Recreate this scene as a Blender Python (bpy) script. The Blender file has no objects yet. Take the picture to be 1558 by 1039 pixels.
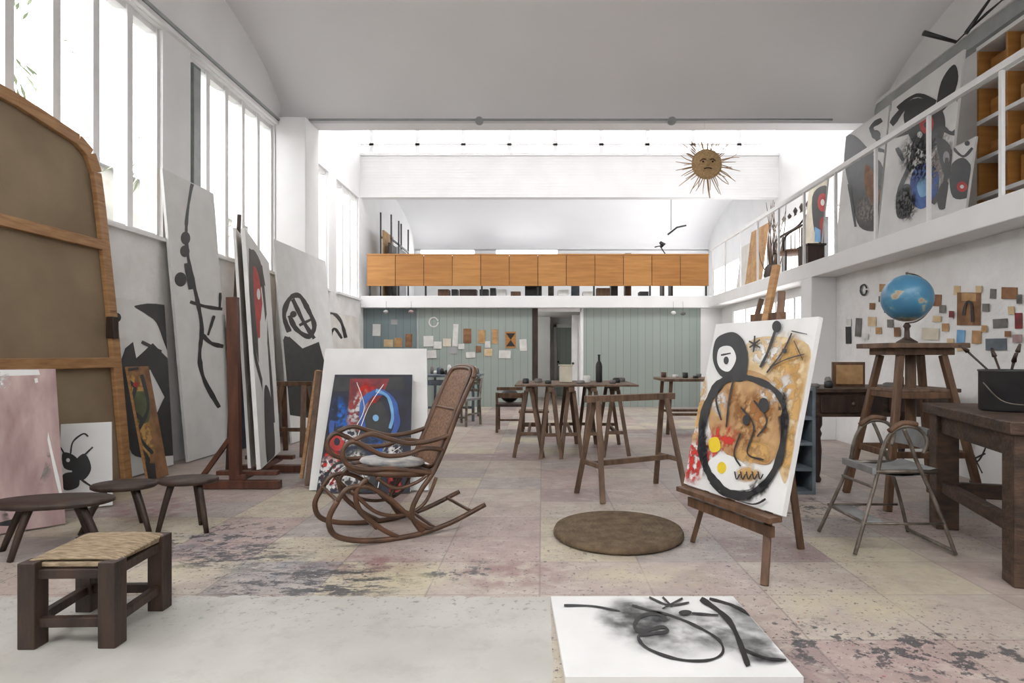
import bpy, math, random
from mathutils import Vector as V, Matrix
random.seed(7)
F=900.0; CX=825.0; CY=540.0; CH=1.2
CAM=V((0,0,CH))
def at(px,py,D): return V(((px-CX)/F*D, D, CH-(py-CY)/F*D))
# ------------------------------------------------------------------ materials
def newmat(n):
    m=bpy.data.materials.new(n); m.use_nodes=True
    return m,m.node_tree,m.node_tree.nodes['Principled BSDF']
def mat(n,c,c2=None,rough=.6,scale=6,stretch=(1,1,1),metal=0,bump=0.0,bscale=None,emit=0,det=4):
    m,t,b=newmat(n); N=t.nodes; L=t.links
    b.inputs['Roughness'].default_value=rough; b.inputs['Metallic'].default_value=metal
    c=(*c,1); c2=(*c2,1) if c2 else tuple(x*.8 for x in c[:3])+(1,)
    tc=N.new('ShaderNodeTexCoord'); mp=N.new('ShaderNodeMapping'); mp.inputs['Scale'].default_value=stretch
    L.new(tc.outputs['Object'],mp.inputs[0])
    nz=N.new('ShaderNodeTexNoise'); nz.inputs['Scale'].default_value=scale; nz.inputs['Detail'].default_value=det
    L.new(mp.outputs[0],nz.inputs['Vector'])
    r=N.new('ShaderNodeValToRGB'); r.color_ramp.elements[0].position=.35; r.color_ramp.elements[1].position=.68
    r.color_ramp.elements[0].color=c2; r.color_ramp.elements[1].color=c
    L.new(nz.outputs['Fac'],r.inputs[0]); L.new(r.outputs[0],b.inputs['Base Color'])
    if bump:
        n2=N.new('ShaderNodeTexNoise'); n2.inputs['Scale'].default_value=bscale or scale*3; n2.inputs['Detail'].default_value=3
        L.new(mp.outputs[0],n2.inputs['Vector'])
        bp=N.new('ShaderNodeBump'); bp.inputs['Strength'].default_value=bump; bp.inputs['Distance'].default_value=.02
        L.new(n2.outputs['Fac'],bp.inputs['Height']); L.new(bp.outputs[0],b.inputs['Normal'])
    if emit:
        b.inputs['Emission Color'].default_value=c; b.inputs['Emission Strength'].default_value=emit
    return m
WALL=mat('white_plaster',(.86,.86,.86),(.82,.82,.82),.85,2,det=2)
WALLB=mat('whitewashed_rough',(.86,.855,.85),(.76,.75,.74),.9,3,bump=.5,bscale=14)
CEIL=mat('ceiling_plaster',(.87,.865,.875),(.84,.835,.845),.9,.6,det=2)
TRIM=mat('white_paint',(.84,.84,.84),(.80,.80,.80),.5,8,det=1)
GRAYP=mat('grey_paint',(.40,.42,.42),(.34,.36,.36),.5,6,det=1)
SHUT=mat('grey_green_shutter',(.20,.24,.22),(.15,.18,.17),.6,6)
CAN=mat('primed_canvas',(.77,.77,.76),(.70,.70,.69),.8,4)
PAPER=mat('old_canvas_white',(.72,.71,.68),(.60,.58,.54),.8,3)
LINEN=mat('raw_linen',(.31,.235,.15),(.24,.175,.11),.9,2,bump=.2,bscale=120)
TAN=mat('stretcher_pine',(.46,.26,.115),(.31,.155,.065),.6,5,(1,1,8))
ORG=mat('orange_panel_wood',(.46,.21,.055),(.36,.155,.04),.45,3,(.6,1,6))
ORG2=mat('orange_panel_wood_light',(.50,.24,.07),(.40,.18,.048),.45,3,(.6,1,6))
DK=mat('dark_walnut',(.055,.030,.020),(.022,.012,.009),.5,5,(3,3,.6),bump=.2)
DK2=mat('worn_dark_bench_wood',(.09,.050,.030),(.03,.017,.011),.55,4,(2,2,5),bump=.35)
MID=mat('brown_wood',(.16,.082,.042),(.07,.036,.019),.55,5,(4,4,.8),bump=.15)
GREYW=mat('weathered_wood',(.18,.108,.066),(.085,.050,.032),.65,6,(3,3,.8),bump=.2)
REDW=mat('reddish_easel_wood',(.13,.048,.027),(.065,.024,.015),.45,5,(4,4,.6))
BENT=mat('bentwood_brown',(.13,.062,.033),(.055,.028,.015),.35,8)
CANE=mat('cane_weave',(.26,.14,.078),(.085,.043,.026),.6,70)
RUSH=mat('rush_seat',(.42,.32,.21),(.19,.135,.08),.8,10,(2,16,2),bump=.8,bscale=8)
BLK=mat('black_paint',(.012,.012,.014),(.02,.02,.02),.5,10,det=1)
BLKM=mat('black_metal',(.02,.02,.022),(.03,.03,.03),.4,10,det=1)
METAL=mat('tarnished_metal',(.24,.21,.18),(.12,.10,.08),.4,15,metal=.6)
GSEAT=mat('grey_seat_cloth',(.27,.27,.27),(.20,.20,.20),.8,12)
RED=mat('red_paint',(.50,.03,.025),(.32,.02,.02),.6,10)
DRED=mat('dark_red_paint',(.30,.03,.035),(.14,.02,.025),.6,12)
BLUE=mat('blue_paint',(.04,.13,.42),(.03,.07,.28),.6,8)
NAVY=mat('navy_paint',(.020,.024,.055),(.008,.008,.014),.6,6)
LBLUE=mat('light_blue_paint',(.20,.42,.66),(.12,.30,.55),.6,8)
YEL=mat('yellow_paint',(.85,.62,.02),None,.6)
OCH=mat('ochre_paint',(.54,.34,.16),(.38,.21,.09),.7,9)
OCHD=mat('umber_paint',(.30,.15,.07),(.17,.08,.035),.7,9)
PALEO=mat('pale_ochre_paint',(.68,.55,.36),(.57,.41,.22),.7,9)
PINK=mat('dusty_pink_paint',(.50,.37,.35),(.31,.20,.20),.7,3,(3,3,.6))
CREAM=mat('cream_paint',(.74,.68,.55),None,.7)
GREY=mat('grey_wash',(.42,.42,.43),(.33,.33,.34),.8,4)
GRN=mat('olive_green_paint',(.12,.15,.07),(.07,.08,.04),.7,6)
STRAW=mat('straw',(.72,.50,.26),(.52,.34,.17),.8,40)
PINKW=mat('white_paper',(.75,.74,.71),None,.8)
CLAY=mat('clay_grey',(.22,.21,.20),(.12,.11,.10),.8,8)
CUSH=mat('cushion_cloth',(.60,.56,.50),(.30,.31,.34),.9,14,bump=.3)
def smudge(n,c,sc=9,lo=.3,hi=.7):
    m,t,b=newmat(n); N=t.nodes; L=t.links
    a=N.new('ShaderNodeAttribute'); a.attribute_name='a'
    g=N.new('ShaderNodeNewGeometry')
    nz=N.new('ShaderNodeTexNoise'); nz.inputs['Scale'].default_value=sc; nz.inputs['Detail'].default_value=6
    L.new(g.outputs['Position'],nz.inputs['Vector'])
    r=N.new('ShaderNodeMapRange'); r.inputs[1].default_value=lo; r.inputs[2].default_value=hi
    L.new(nz.outputs['Fac'],r.inputs[0])
    mu=N.new('ShaderNodeMath'); mu.operation='MULTIPLY'; mu.use_clamp=True
    L.new(a.outputs['Fac'],mu.inputs[0]); L.new(r.outputs[0],mu.inputs[1])
    b.inputs['Base Color'].default_value=(*c,1); b.inputs['Roughness'].default_value=.9
    L.new(mu.outputs[0],b.inputs['Alpha'])
    return m
SMU=smudge('charcoal_smudge',(.03,.03,.035))
SW=smudge('white_scumble',(.78,.78,.77),26,.44,.56)
SO=smudge('ochre_scumble',(.60,.36,.13),16,.36,.54)
SU=smudge('umber_scumble',(.34,.15,.05),20,.42,.58)
SR=smudge('red_scumble',(.58,.04,.03),22,.42,.56)
SB=smudge('blue_scumble',(.05,.16,.50),18,.40,.58)
SK=smudge('black_scumble',(.01,.01,.012),24,.42,.54)
SG=smudge('grey_scumble',(.30,.27,.25),20,.42,.58)
def planks(n,c,c2,w,axis='X'):
    m,t,b=newmat(n); N=t.nodes; L=t.links
    g=N.new('ShaderNodeNewGeometry'); s=N.new('ShaderNodeSeparateXYZ'); L.new(g.outputs['Position'],s.inputs[0])
    d=N.new('ShaderNodeMath'); d.operation='DIVIDE'; d.inputs[1].default_value=w; L.new(s.outputs[axis],d.inputs[0])
    fl=N.new('ShaderNodeMath'); fl.operation='FLOOR'; L.new(d.outputs[0],fl.inputs[0])
    wn=N.new('ShaderNodeTexWhiteNoise'); wn.noise_dimensions='1D'; L.new(fl.outputs[0],wn.inputs['W'])
    mx=N.new('ShaderNodeMix'); mx.data_type='RGBA'; mx.inputs[6].default_value=(*c,1); mx.inputs[7].default_value=(*c2,1)
    L.new(wn.outputs['Value'],mx.inputs[0])
    fr=N.new('ShaderNodeMath'); fr.operation='FRACT'; L.new(d.outputs[0],fr.inputs[0])
    lt=N.new('ShaderNodeMath'); lt.operation='LESS_THAN'; lt.inputs[1].default_value=.05; L.new(fr.outputs[0],lt.inputs[0])
    m2=N.new('ShaderNodeMix'); m2.data_type='RGBA'; m2.inputs[7].default_value=(c[0]*.6,c[1]*.6,c[2]*.6,1)
    L.new(mx.outputs[2],m2.inputs[6]); L.new(lt.outputs[0],m2.inputs[0])
    L.new(m2.outputs[2],b.inputs['Base Color']); b.inputs['Roughness'].default_value=.6
    return m
GREEN=planks('grey_green_boards',(.305,.355,.325),(.33,.38,.345),.17)
GREEND=planks('blue_green_boards',(.19,.24,.25),(.21,.26,.265),.17)
def globe_mat():
    m,t,b=newmat('globe_map'); N=t.nodes; L=t.links
    tc=N.new('ShaderNodeTexCoord'); nz=N.new('ShaderNodeTexNoise'); nz.inputs['Scale'].default_value=6.5; nz.inputs['Detail'].default_value=6
    L.new(tc.outputs['Object'],nz.inputs['Vector'])
    r=N.new('ShaderNodeValToRGB'); e=r.color_ramp.elements
    e[0].position=0; e[0].color=(.04,.15,.27,1); e[1].position=1; e[1].color=(.40,.30,.17,1)
    for p,c in ((.48,(.06,.20,.33,1)),(.55,(.10,.27,.38,1)),(.56,(.36,.36,.27,1)),(.62,(.34,.23,.16,1)),(.7,(.22,.29,.16,1))):
        x=e.new(p); x.color=c
    L.new(nz.outputs['Fac'],r.inputs[0]); L.new(r.outputs[0],b.inputs['Base Color']); b.inputs['Roughness'].default_value=.3
    return m
GLOBE=globe_mat()
def floor_mat():
    m,t,b=newmat('stone_tile_floor'); N=t.nodes; L=t.links
    def M(op,a,c=None):
        n=N.new('ShaderNodeMath'); n.operation=op
        for i,x in enumerate((a,c)):
            if x is None: continue
            if isinstance(x,(int,float)): n.inputs[i].default_value=x
            else: L.new(x,n.inputs[i])
        return n.outputs[0]
    def mix(f,a,c):
        n=N.new('ShaderNodeMix'); n.data_type='RGBA'
        for i,x in ((0,f),(6,a),(7,c)):
            if isinstance(x,tuple): n.inputs[i].default_value=(*x,1)
            elif isinstance(x,(int,float)): n.inputs[i].default_value=x
            else: L.new(x,n.inputs[i])
        return n.outputs[2]
    def noise(sc,det=5,vec=None,rough=.5):
        n=N.new('ShaderNodeTexNoise'); n.inputs['Scale'].default_value=sc; n.inputs['Detail'].default_value=det; n.inputs['Roughness'].default_value=rough
        L.new(vec if vec is not None else P,n.inputs['Vector']); return n.outputs['Fac']
    def rng(x,a,c):
        n=N.new('ShaderNodeMapRange'); n.inputs[1].default_value=a; n.inputs[2].default_value=c; L.new(x,n.inputs[0]); return n.outputs[0]
    def mapped(scale,rot=0):
        mp=N.new('ShaderNodeMapping'); mp.inputs['Scale'].default_value=scale; mp.inputs['Rotation'].default_value=(0,0,rot); L.new(P,mp.inputs[0]); return mp.outputs[0]
    g=N.new('ShaderNodeNewGeometry'); P=g.outputs['Position']
    s=N.new('ShaderNodeSeparateXYZ'); L.new(P,s.inputs[0]); X=s.outputs[0]; Y=s.outputs[1]
    u=M('DIVIDE',M('ADD',X,.013),.57); v=M('DIVIDE',M('SUBTRACT',Y,2.96),.47)
    fu=M('FLOOR',u); fv=M('FLOOR',v)
    cb=N.new('ShaderNodeCombineXYZ'); L.new(fu,cb.inputs[0]); L.new(fv,cb.inputs[1])
    wn=N.new('ShaderNodeTexWhiteNoise'); wn.noise_dimensions='3D'; L.new(cb.outputs[0],wn.inputs['Vector'])
    r=N.new('ShaderNodeValToRGB'); e=r.color_ramp.elements; r.color_ramp.interpolation='CONSTANT'
    e[0].position=0; e[0].color=(.43,.345,.305,1); e[1].position=.88; e[1].color=(.29,.205,.20,1)
    for p,c in ((.16,(.46,.395,.335,1)),(.34,(.50,.445,.325,1)),(.5,(.41,.325,.30,1)),(.62,(.36,.325,.31,1)),(.74,(.40,.295,.275,1))):
        x=e.new(p); x.color=c
    L.new(wn.outputs['Value'],r.inputs[0])
    col=mix(M('MULTIPLY',rng(noise(1.6),.3,.7),.3),r.outputs[0],(.45,.39,.35))
    col=mix(M('MULTIPLY',rng(noise(4,8,None,.68),.46,.68),.5),col,(.28,.225,.205))
    col=mix(M('MULTIPLY',rng(noise(6,7,mapped((1,1.6,1),1.0),.65),.5,.68),.55),col,(.57,.53,.46))
    col=mix(M('MULTIPLY',rng(noise(18,6,mapped((1,1,1),.4),.7),.54,.68),.4),col,(.24,.205,.19))
    pu=M('PINGPONG',u,.5); pv=M('PINGPONG',v,.5)
    gr=M('LESS_THAN',M('MINIMUM',pu,pv),.009)
    col=mix(M('MULTIPLY',gr,.5),col,(.19,.16,.145))
    def spot(x,y,rx,ry):
        a=M('DIVIDE',M('SUBTRACT',X,x),rx); c=M('DIVIDE',M('SUBTRACT',Y,y),ry)
        d=M('SQRT',M('ADD',M('MULTIPLY',a,a),M('MULTIPLY',c,c)))
        n=N.new('ShaderNodeMapRange'); n.inputs[1].default_value=1; n.inputs[2].default_value=.35; L.new(d,n.inputs[0]); return n.outputs[0]
    redm=M('MULTIPLY',M('ADD',spot(-.2,3.25,.42,.28),M('ADD',spot(-1.0,3.4,.4,.28),spot(-3,4.6,.6,.5))),rng(noise(8,6),.38,.6))
    col=mix(M('MULTIPLY',redm,.7),col,(.25,.12,.125))
    blu=M('MULTIPLY',M('ADD',spot(-1.5,3.3,.55,.3),spot(-2.1,3.75,.5,.35)),rng(noise(6,6),.42,.62))
    col=mix(M('MULTIPLY',blu,.5),col,(.18,.20,.25))
    yel=M('MULTIPLY',M('ADD',M('ADD',spot(-.72,3.2,.36,.22),spot(.55,3.22,.5,.22)),M('ADD',spot(1.5,2.85,.5,.25),spot(-2.0,3.3,.4,.25))),rng(noise(6,6),.3,.6))
    col=mix(M('MULTIPLY',yel,.6),col,(.54,.49,.32))
    st=rng(noise(1.3,12,mapped((3.2,7,1),.25),.82),.485,.535)
    dm=M('MULTIPLY',st,M('ADD',spot(-1.22,3.12,.62,.34),M('MULTIPLY',spot(-1.85,3.55,.55,.3),.9)))
    col=mix(M('MINIMUM',M('MULTIPLY',dm,1.4),.88),col,(.055,.058,.068))
    bl=rng(noise(7,9,None,.72),.53,.575)
    ms=M('ADD',M('ADD',spot(-.46,3.3,.26,.2),spot(1.35,2.45,.6,.30)),M('ADD',spot(-2.2,3.9,.6,.45),M('ADD',spot(1.9,2.25,.6,.28),spot(2.2,4.6,.6,.5))))
    col=mix(M('MINIMUM',M('MULTIPLY',M('MULTIPLY',bl,ms),1.4),.85),col,(.055,.058,.065))
    sm=rng(noise(1.1,3),.34,.52)
    near=M('MULTIPLY',sm,rng(Y,8.5,3.4))
    for scl,rot,lo,hi,c in ((38,0,.60,.63,(.07,.065,.07)),(17,.8,.655,.68,(.06,.06,.07)),(55,2.0,.65,.67,(.62,.60,.56)),(30,1.3,.68,.70,(.33,.05,.05)),(28,2.9,.69,.71,(.06,.12,.28))):
        k=rng(noise(scl,4,mapped((1,1,1),rot),.65),lo,hi); col=mix(M('MINIMUM',M('MULTIPLY',k,near),.8),col,c)
    scr=M('MULTIPLY',M('LESS_THAN',M('ADD',X,M('MULTIPLY',noise(5),.03)),.055),M('LESS_THAN',M('ADD',Y,M('MULTIPLY',noise(9,6),.10)),2.99))
    sc=mix(rng(noise(1.8,7),.35,.65),(.42,.405,.37),(.51,.50,.465))
    sc=mix(M('MULTIPLY',rng(noise(5,8,None,.7),.52,.68),.45),sc,(.32,.295,.265))
    edge=M('MULTIPLY',rng(Y,2.45,2.95),rng(noise(22,6,None,.72),.57,.61))
    sc=mix(M('MULTIPLY',edge,.7),sc,(.12,.12,.13))
    col=mix(scr,col,sc)
    L.new(col,b.inputs['Base Color'])
    L.new(M('ADD',M('MULTIPLY',noise(4),.3),.30),b.inputs['Roughness'])
    bp=N.new('ShaderNodeBump'); bp.inputs['Strength'].default_value=.25; bp.inputs['Distance'].default_value=.01
    L.new(M('SUBTRACT',noise(14,2),gr),bp.inputs['Height']); L.new(bp.outputs[0],b.inputs['Normal'])
    return m
FLOOR=floor_mat()
# ------------------------------------------------------------------ builder
def catmull(p,n=6,closed=False):
    p=[V(x) for x in p]; out=[]; k=len(p); rngk=k if closed else k-1
    for i in range(rngk):
        if closed: a,b,c,d=p[(i-1)%k],p[i],p[(i+1)%k],p[(i+2)%k]
        else: a,b,c,d=p[max(i-1,0)],p[i],p[i+1],p[min(i+2,k-1)]
        for j in range(n):
            t=j/n
            out.append(.5*((2*b)+(c-a)*t+(2*a-5*b+4*c-d)*t*t+(3*b-a-3*c+d)*t**3))
    if not closed: out.append(p[-1])
    return out
class B:
    def __init__(s,name,bevel=0): s.n=name; s.v=[]; s.f=[]; s.m=[]; s.s=[]; s.mats=[]; s.al={}; s.bevel=bevel
    def mi(s,m):
        if m not in s.mats: s.mats.append(m)
        return s.mats.index(m)
    def add(s,vs,fs,m,smooth=False):
        o=len(s.v); s.v+= [V(x) for x in vs]; k=s.mi(m)
        for f in fs: s.f.append([i+o for i in f]); s.m.append(k); s.s.append(smooth)
        return o
    def box(s,a,b,m,M=None):
        x0,y0,z0=a; x1,y1,z1=b
        vs=[V(p) for p in ((x0,y0,z0),(x1,y0,z0),(x1,y1,z0),(x0,y1,z0),(x0,y0,z1),(x1,y0,z1),(x1,y1,z1),(x0,y1,z1))]
        if M: vs=[M@p for p in vs]
        s.add(vs,[(0,3,2,1),(4,5,6,7),(0,1,5,4),(1,2,6,5),(2,3,7,6),(3,0,4,7)],m)
    def bar(s,p,q,w,h,m,up=(0,0,1)):
        p=V(p); q=V(q); d=(q-p).normalized(); u=V(up)
        if abs(d.dot(u))>.97: u=V((0,1,0)) if abs(d.y)<.9 else V((1,0,0))
        r=d.cross(u).normalized(); u=r.cross(d).normalized(); vs=[]
        for e in (p,q):
            for a,b in ((-1,-1),(1,-1),(1,1),(-1,1)): vs.append(e+r*a*w/2+u*b*h/2)
        s.add(vs,[(0,1,2,3),(7,6,5,4),(0,4,5,1),(1,5,6,2),(2,6,7,3),(3,7,4,0)],m)
    def tube(s,pts,r,m,n=8,sub=6,closed=False,raw=False):
        p=[V(x) for x in pts] if raw else catmull(pts,sub,closed)
        k=len(p); R=r if isinstance(r,(list,tuple)) else [r,r]
        vs=[]; prev=None
        for i,c in enumerate(p):
            if closed: d=p[(i+1)%k]-p[i-1]
            else: d=p[min(i+1,k-1)]-p[max(i-1,0)]
            d.normalize()
            if prev is None:
                a=V((0,0,1)) if abs(d.z)<.9 else V((1,0,0)); a=(a-d*a.dot(d)).normalized()
            else:
                a=prev-d*prev.dot(d); a.normalize()
            prev=a; b=d.cross(a); rr=R[0]+(R[1]-R[0])*i/max(k-1,1)
            for j in range(n):
                t=2*math.pi*j/n; vs.append(c+(a*math.cos(t)+b*math.sin(t))*rr)
        fs=[]
        for i in range(k if closed else k-1):
            i2=(i+1)%k
            for j in range(n): fs.append((i*n+j,i*n+(j+1)%n,i2*n+(j+1)%n,i2*n+j))
        if not closed: fs+= [tuple(reversed(range(n))),tuple((k-1)*n+j for j in range(n))]
        s.add(vs,fs,m,True)
    def cyl(s,p,q,r1,r2,m,n=16): s.tube([p,q],[r1,r2],m,n,raw=True)
    def lathe(s,c,prof,m,n=24,sx=1,sy=1,M=None):
        c=V(c); vs=[]
        for r,z in prof:
            for j in range(n):
                t=2*math.pi*j/n; p=V((r*math.cos(t)*sx,r*math.sin(t)*sy,z))
                if M: p=M@p
                vs.append(c+p)
        fs=[]
        for i in range(len(prof)-1):
            for j in range(n): fs.append((i*n+j,i*n+(j+1)%n,(i+1)*n+(j+1)%n,(i+1)*n+j))
        fs+= [tuple(reversed(range(n))),tuple((len(prof)-1)*n+j for j in range(n))]
        s.add(vs,fs,m,True)
    def sphere(s,c,r,m,n=24,sc=(1,1,1)):
        prof=[(max(r*math.sin(math.pi*i/(n//2)),.0005),-r*math.cos(math.pi*i/(n//2))*sc[2]) for i in range(n//2+1)]
        s.lathe(c,prof,m,n,sc[0],sc[1])
    def done(s):
        me=bpy.data.meshes.new(s.n); me.from_pydata([tuple(x) for x in s.v],[],s.f)
        for m in s.mats: me.materials.append(m)
        for p,k,sm in zip(me.polygons,s.m,s.s): p.material_index=k; p.use_smooth=sm
        if s.al:
            ca=me.color_attributes.new('a','FLOAT_COLOR','POINT')
            for i in range(len(s.v)):
                a=s.al.get(i,1); ca.data[i].color=(a,a,a,1)
        me.update(); o=bpy.data.objects.new(s.n,me); bpy.context.collection.objects.link(o)
        if s.bevel:
            b=o.modifiers.new('b','BEVEL'); b.width=s.bevel; b.segments=2; b.limit_method='ANGLE'; b.angle_limit=1.0
        return o
# painting: strokes rectified from measured photo coordinates onto the real canvas plane
class Paint(B):
    def __init__(s,name,BL,BR,TR,TL,bg,th=.025,side=None,back=None,bars=False):
        super().__init__(name); s.BL,s.BR,s.TR,s.TL=[V(x) for x in (BL,BR,TR,TL)]
        s.N=(s.BR-s.BL).cross(s.TL-s.BL).normalized(); s.k=1
        q=[s.BL,s.BR,s.TR,s.TL]; b=[x-s.N*th for x in q]
        s.add(q,[(0,1,2,3)],bg); s.add(q+b,[(0,4,5,1),(1,5,6,2),(2,6,7,3),(3,7,4,0)],side or CAN); s.add(b,[(3,2,1,0)],back or LINEN)
    def pr(s,px,py,lift):
        d=V(((px-CX)/F,1,-(py-CY)/F)); o=s.BL
        t=(o-CAM).dot(s.N)/d.dot(s.N); p=CAM+d*t
        e1=s.BR-s.BL; e2=s.TL-s.BL; r=p-s.BL
        a,b,c=e1.dot(e1),e1.dot(e2),e2.dot(e2); x,y=r.dot(e1),r.dot(e2); det=a*c-b*b
        u=(x*c-y*b)/det; v=(a*y-b*x)/det; u=min(max(u,.004),.996); v=min(max(v,.004),.996)
        return s.BL*(1-u)*(1-v)+s.BR*u*(1-v)+s.TR*u*v+s.TL*(1-u)*v+s.N*lift
    def L(s): s.k+=1; return .0012+.0004*s.k
    def poly(s,pts,m,sm=False):
        if sm: pts=[(p.x,p.y) for p in catmull([(a,b,0) for a,b in pts],5,True)]
        l=s.L(); s.add([s.pr(a,b,l) for a,b in pts],[tuple(reversed(range(len(pts))))],m)
    def dot(s,x,y,r,m,ry=None):
        ry=ry or r; s.poly([(x+r*math.cos(t*math.pi/10),y+ry*math.sin(t*math.pi/10)) for t in range(20)],m)
    def ln(s,pts,w,m,w2=None,closed=False,sub=6):
        p=catmull([(a,b,0) for a,b in pts],sub,closed); l=s.L(); k=len(p); w2=w if w2 is None else w2; vs=[]
        for i,c in enumerate(p):
            d=(p[(i+1)%k]-p[i-1]) if closed else (p[min(i+1,k-1)]-p[max(i-1,0)])
            if d.length<1e-6: d=V((1,0,0))
            d.normalize(); n=V((-d.y,d.x,0)); ww=(w+(w2-w)*i/k)*.5*(1+.15*math.sin(i*.9)+random.uniform(-.12,.12))
            for g in (1,-1): q=c+n*ww*g; vs.append(s.pr(q.x,q.y,l))
        s.add(vs,[(2*i,2*i+1,(2*i+3)%(2*k),(2*i+2)%(2*k)) for i in range(k if closed else k-1)],m)
    def soft(s,x,y,rx,ry,a=.9,rot=0,m=None):
        l=s.L(); n=24; vs=[s.pr(x,y,l)]; al=[a]
        for q,aa in ((.6,a*.8),(1,0)):
            for j in range(n):
                t=2*math.pi*j/n; dx,dy=rx*q*math.cos(t),ry*q*math.sin(t)
                vs.append(s.pr(x+dx*math.cos(rot)-dy*math.sin(rot),y+dx*math.sin(rot)+dy*math.cos(rot),l)); al.append(aa)
        fs=[(0,1+j,1+(j+1)%n) for j in range(n)]+[(1+j,1+n+j,1+n+(j+1)%n,1+(j+1)%n) for j in range(n)]
        o=s.add(vs,fs,m or SMU)
        for i,a_ in enumerate(al): s.al[o+i]=a_
# ------------------------------------------------------------------ room
XL=-4.15; XR=4.15; XU=5.4; YB=13.5; YN=-2.5; YE=19.2; ZT=6.4; ZS=2.47; ZW=4.76
b=B('floor'); b.box((-4.6,YN-.2,-.15),(XU+.2,YE+.2,0),FLOOR); b.done()
wins=[(.2,3.7),(4.2,6.47),(6.98,9.18),(10.5,11.5),(11.93,13.4)]  # first opening is out of view, added to light the near floor
b=B('wall_left'); 
b.box((XL-.25,YN,0),(XL,YE,ZS),WALLB)
b.box((XL-.25,YN,ZW),(XL,YE,ZT),WALL)
e=[YN]+[x for w in wins for x in w]+[YE]
for i in range(0,len(e),2): b.box((XL-.25,e[i],ZS),(XL,e[i+1],ZW),WALL)
b.done()
for i,(y0,y1) in enumerate(wins):
    b=B('window_%d'%(i+1)); x0,x1=XL-.16,XL-.06
    b.box((x0,y0,ZS),(x1,y1,ZS+.05),TRIM); b.box((x0,y0,ZW-.06),(x1,y1,ZW),TRIM)
    n=max(2,round((y1-y0)/.46))
    for k in range(n+1):
        yc=y0+(y1-y0)*k/n; b.box((x0-.02,yc-.04,ZS),(x1+.02,yc+.04,ZW),TRIM)
    b.done()
b=B('window_shutter',.004); b.box((XL-.04,7.03,ZS+.05),(XL-.005,7.2,ZW-.08),SHUT); b.box((XL-.005,7.05,ZS+.08),(XL+.0,7.18,ZW-.12),GRAYP); b.done()
b=B('trim_1')
for y0,y1 in wins: b.box((XL-.02,y0-.03,ZS-.04),(XL+.06,y1+.03,ZS),TRIM)
b.done()
b=B('trim_2'); b.cyl((XL+.05,YN,ZW+.10),(XL+.05,9.2,ZW+.10),.022,.022,GRAYP,8)
b.box((XL,YN,ZW+.02),(XL+.05,9.2,ZW+.07),TRIM); b.done()
b=B('wall_column_left',.01); b.box((XL,9.2,0),(XL+.47,9.75,4.9),WALL); b.done()
b=B('ceiling'); vs=[];n=40;Y0,Y1=1.55,9.45
for i in range(n+1):
    a=math.pi*i/n; y=(Y0+Y1)/2-math.cos(a)*(Y1-Y0)/2; z=4.9+1.15*math.sin(a)
    vs+= [(XL,y,z),(XU,y,z)]
b.add(vs,[(2*i,2*i+1,2*i+3,2*i+2) for i in range(n)],CEIL,True)
vs=[]; n=24
for i in range(n+1):
    a=math.pi*.35+math.pi*.65*i/n; y=15.3-math.cos(a)*3.9; z=4.66+1.02*math.sin(a); vs+=[(XL,y,z),(XU,y,z)]
b.add(vs,[(2*i,2*i+1,2*i+3,2*i+2) for i in range(n)],CEIL,True)
b.box((XL,9.45,4.9),(XU,9.75,ZT),CEIL); b.box((XL,1.25,4.9),(XU,1.55,ZT),CEIL)
b.box((XL,YB+.2,5.70),(XU,YE,5.76),CEIL)
b.box((XL,10.7,ZT),(XU,YB+.1,ZT+.1),CEIL); b.box((XL,-.55,ZT),(XU,1.25,ZT+.1),CEIL)  # unseen roof strips, added to narrow the openings and cut sky light
b.done()
b=B('added_skylight_frame')  # bars of unseen roof openings, added to let sky light in
for k in range(10):
    x=XL+(XU-XL)*k/9
    b.box((x-.03,9.75,ZT-.05),(x+.03,10.7,ZT+.05),TRIM); b.box((x-.03,YN,ZT-.05),(x+.03,-.55,ZT+.05),TRIM)
b.done()
b=B('wall_clerestory')
b.box((XL,YB,4.8),(XU,YB+.2,5.77),WALL)
b.box((XL,YB-.04,5.74),(XU,YB,5.79),TRIM)
for k in range(14): z=4.86+k*.063; b.box((XL,YB-.006,z),(XU,YB,z+.050),WALL)
b.done()
b=B('window_6'); b.box((XL,YB,5.98),(XU,YB+.08,6.03),TRIM); b.box((XL,YB+.02,5.77),(XU,YB+.1,5.82),TRIM)
for k in range(10): x=-3.9+1.05*k; b.box((x-.05,YB,5.77),(x+.05,YB+.12,ZT),TRIM)
b.done()
b=B('wall_right_upper')
b.box((XU,YN,2.3),(XU+.2,9.9,ZT),WALL); b.box((XU,9.9,2.3),(XU+.2,YE,2.75),WALL); b.box((XU,9.9,3.85),(XU+.2,YE,ZT),WALL)
b.box((XU,13.3,2.75),(XU+.2,14.2,3.85),WALL); b.box((XU,18.6,2.75),(XU+.2,YE,3.85),WALL); b.done()
b=B('window_7')
for k in range(8): y=9.9+3.4*k/7; b.box((XU,y-.03,2.75),(XU+.08,y+.03,3.85),BLKM if k%2 else TRIM)
for k in range(6): y=14.2+4.4*k/5; b.box((XU,y-.03,2.75),(XU+.08,y+.03,3.85),TRIM)
b.done()
b=B('wall_right'); zl=2.3
b.box((XR,YN,0),(XR+.2,9.0,zl),WALLB); b.box((XR,9.0,0),(XR+.2,13.8,1.62),WALL); b.box((XR,9.0,2.14),(XR+.2,13.8,zl),WALL)
b.box((XR,12.9,1.62),(XR+.2,YE,2.14),WALL); b.box((XR,13.8,0),(XR+.2,YE,zl),WALL)
b.done()
b=B('window_8')
for k in range(6): y=9.0+3.9*k/5; b.box((XR+.02,y-.04,1.62),(XR+.1,y+.04,2.14),TRIM)
b.box((XR+.02,9,1.62),(XR+.1,12.9,1.66),TRIM); b.done()
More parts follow.
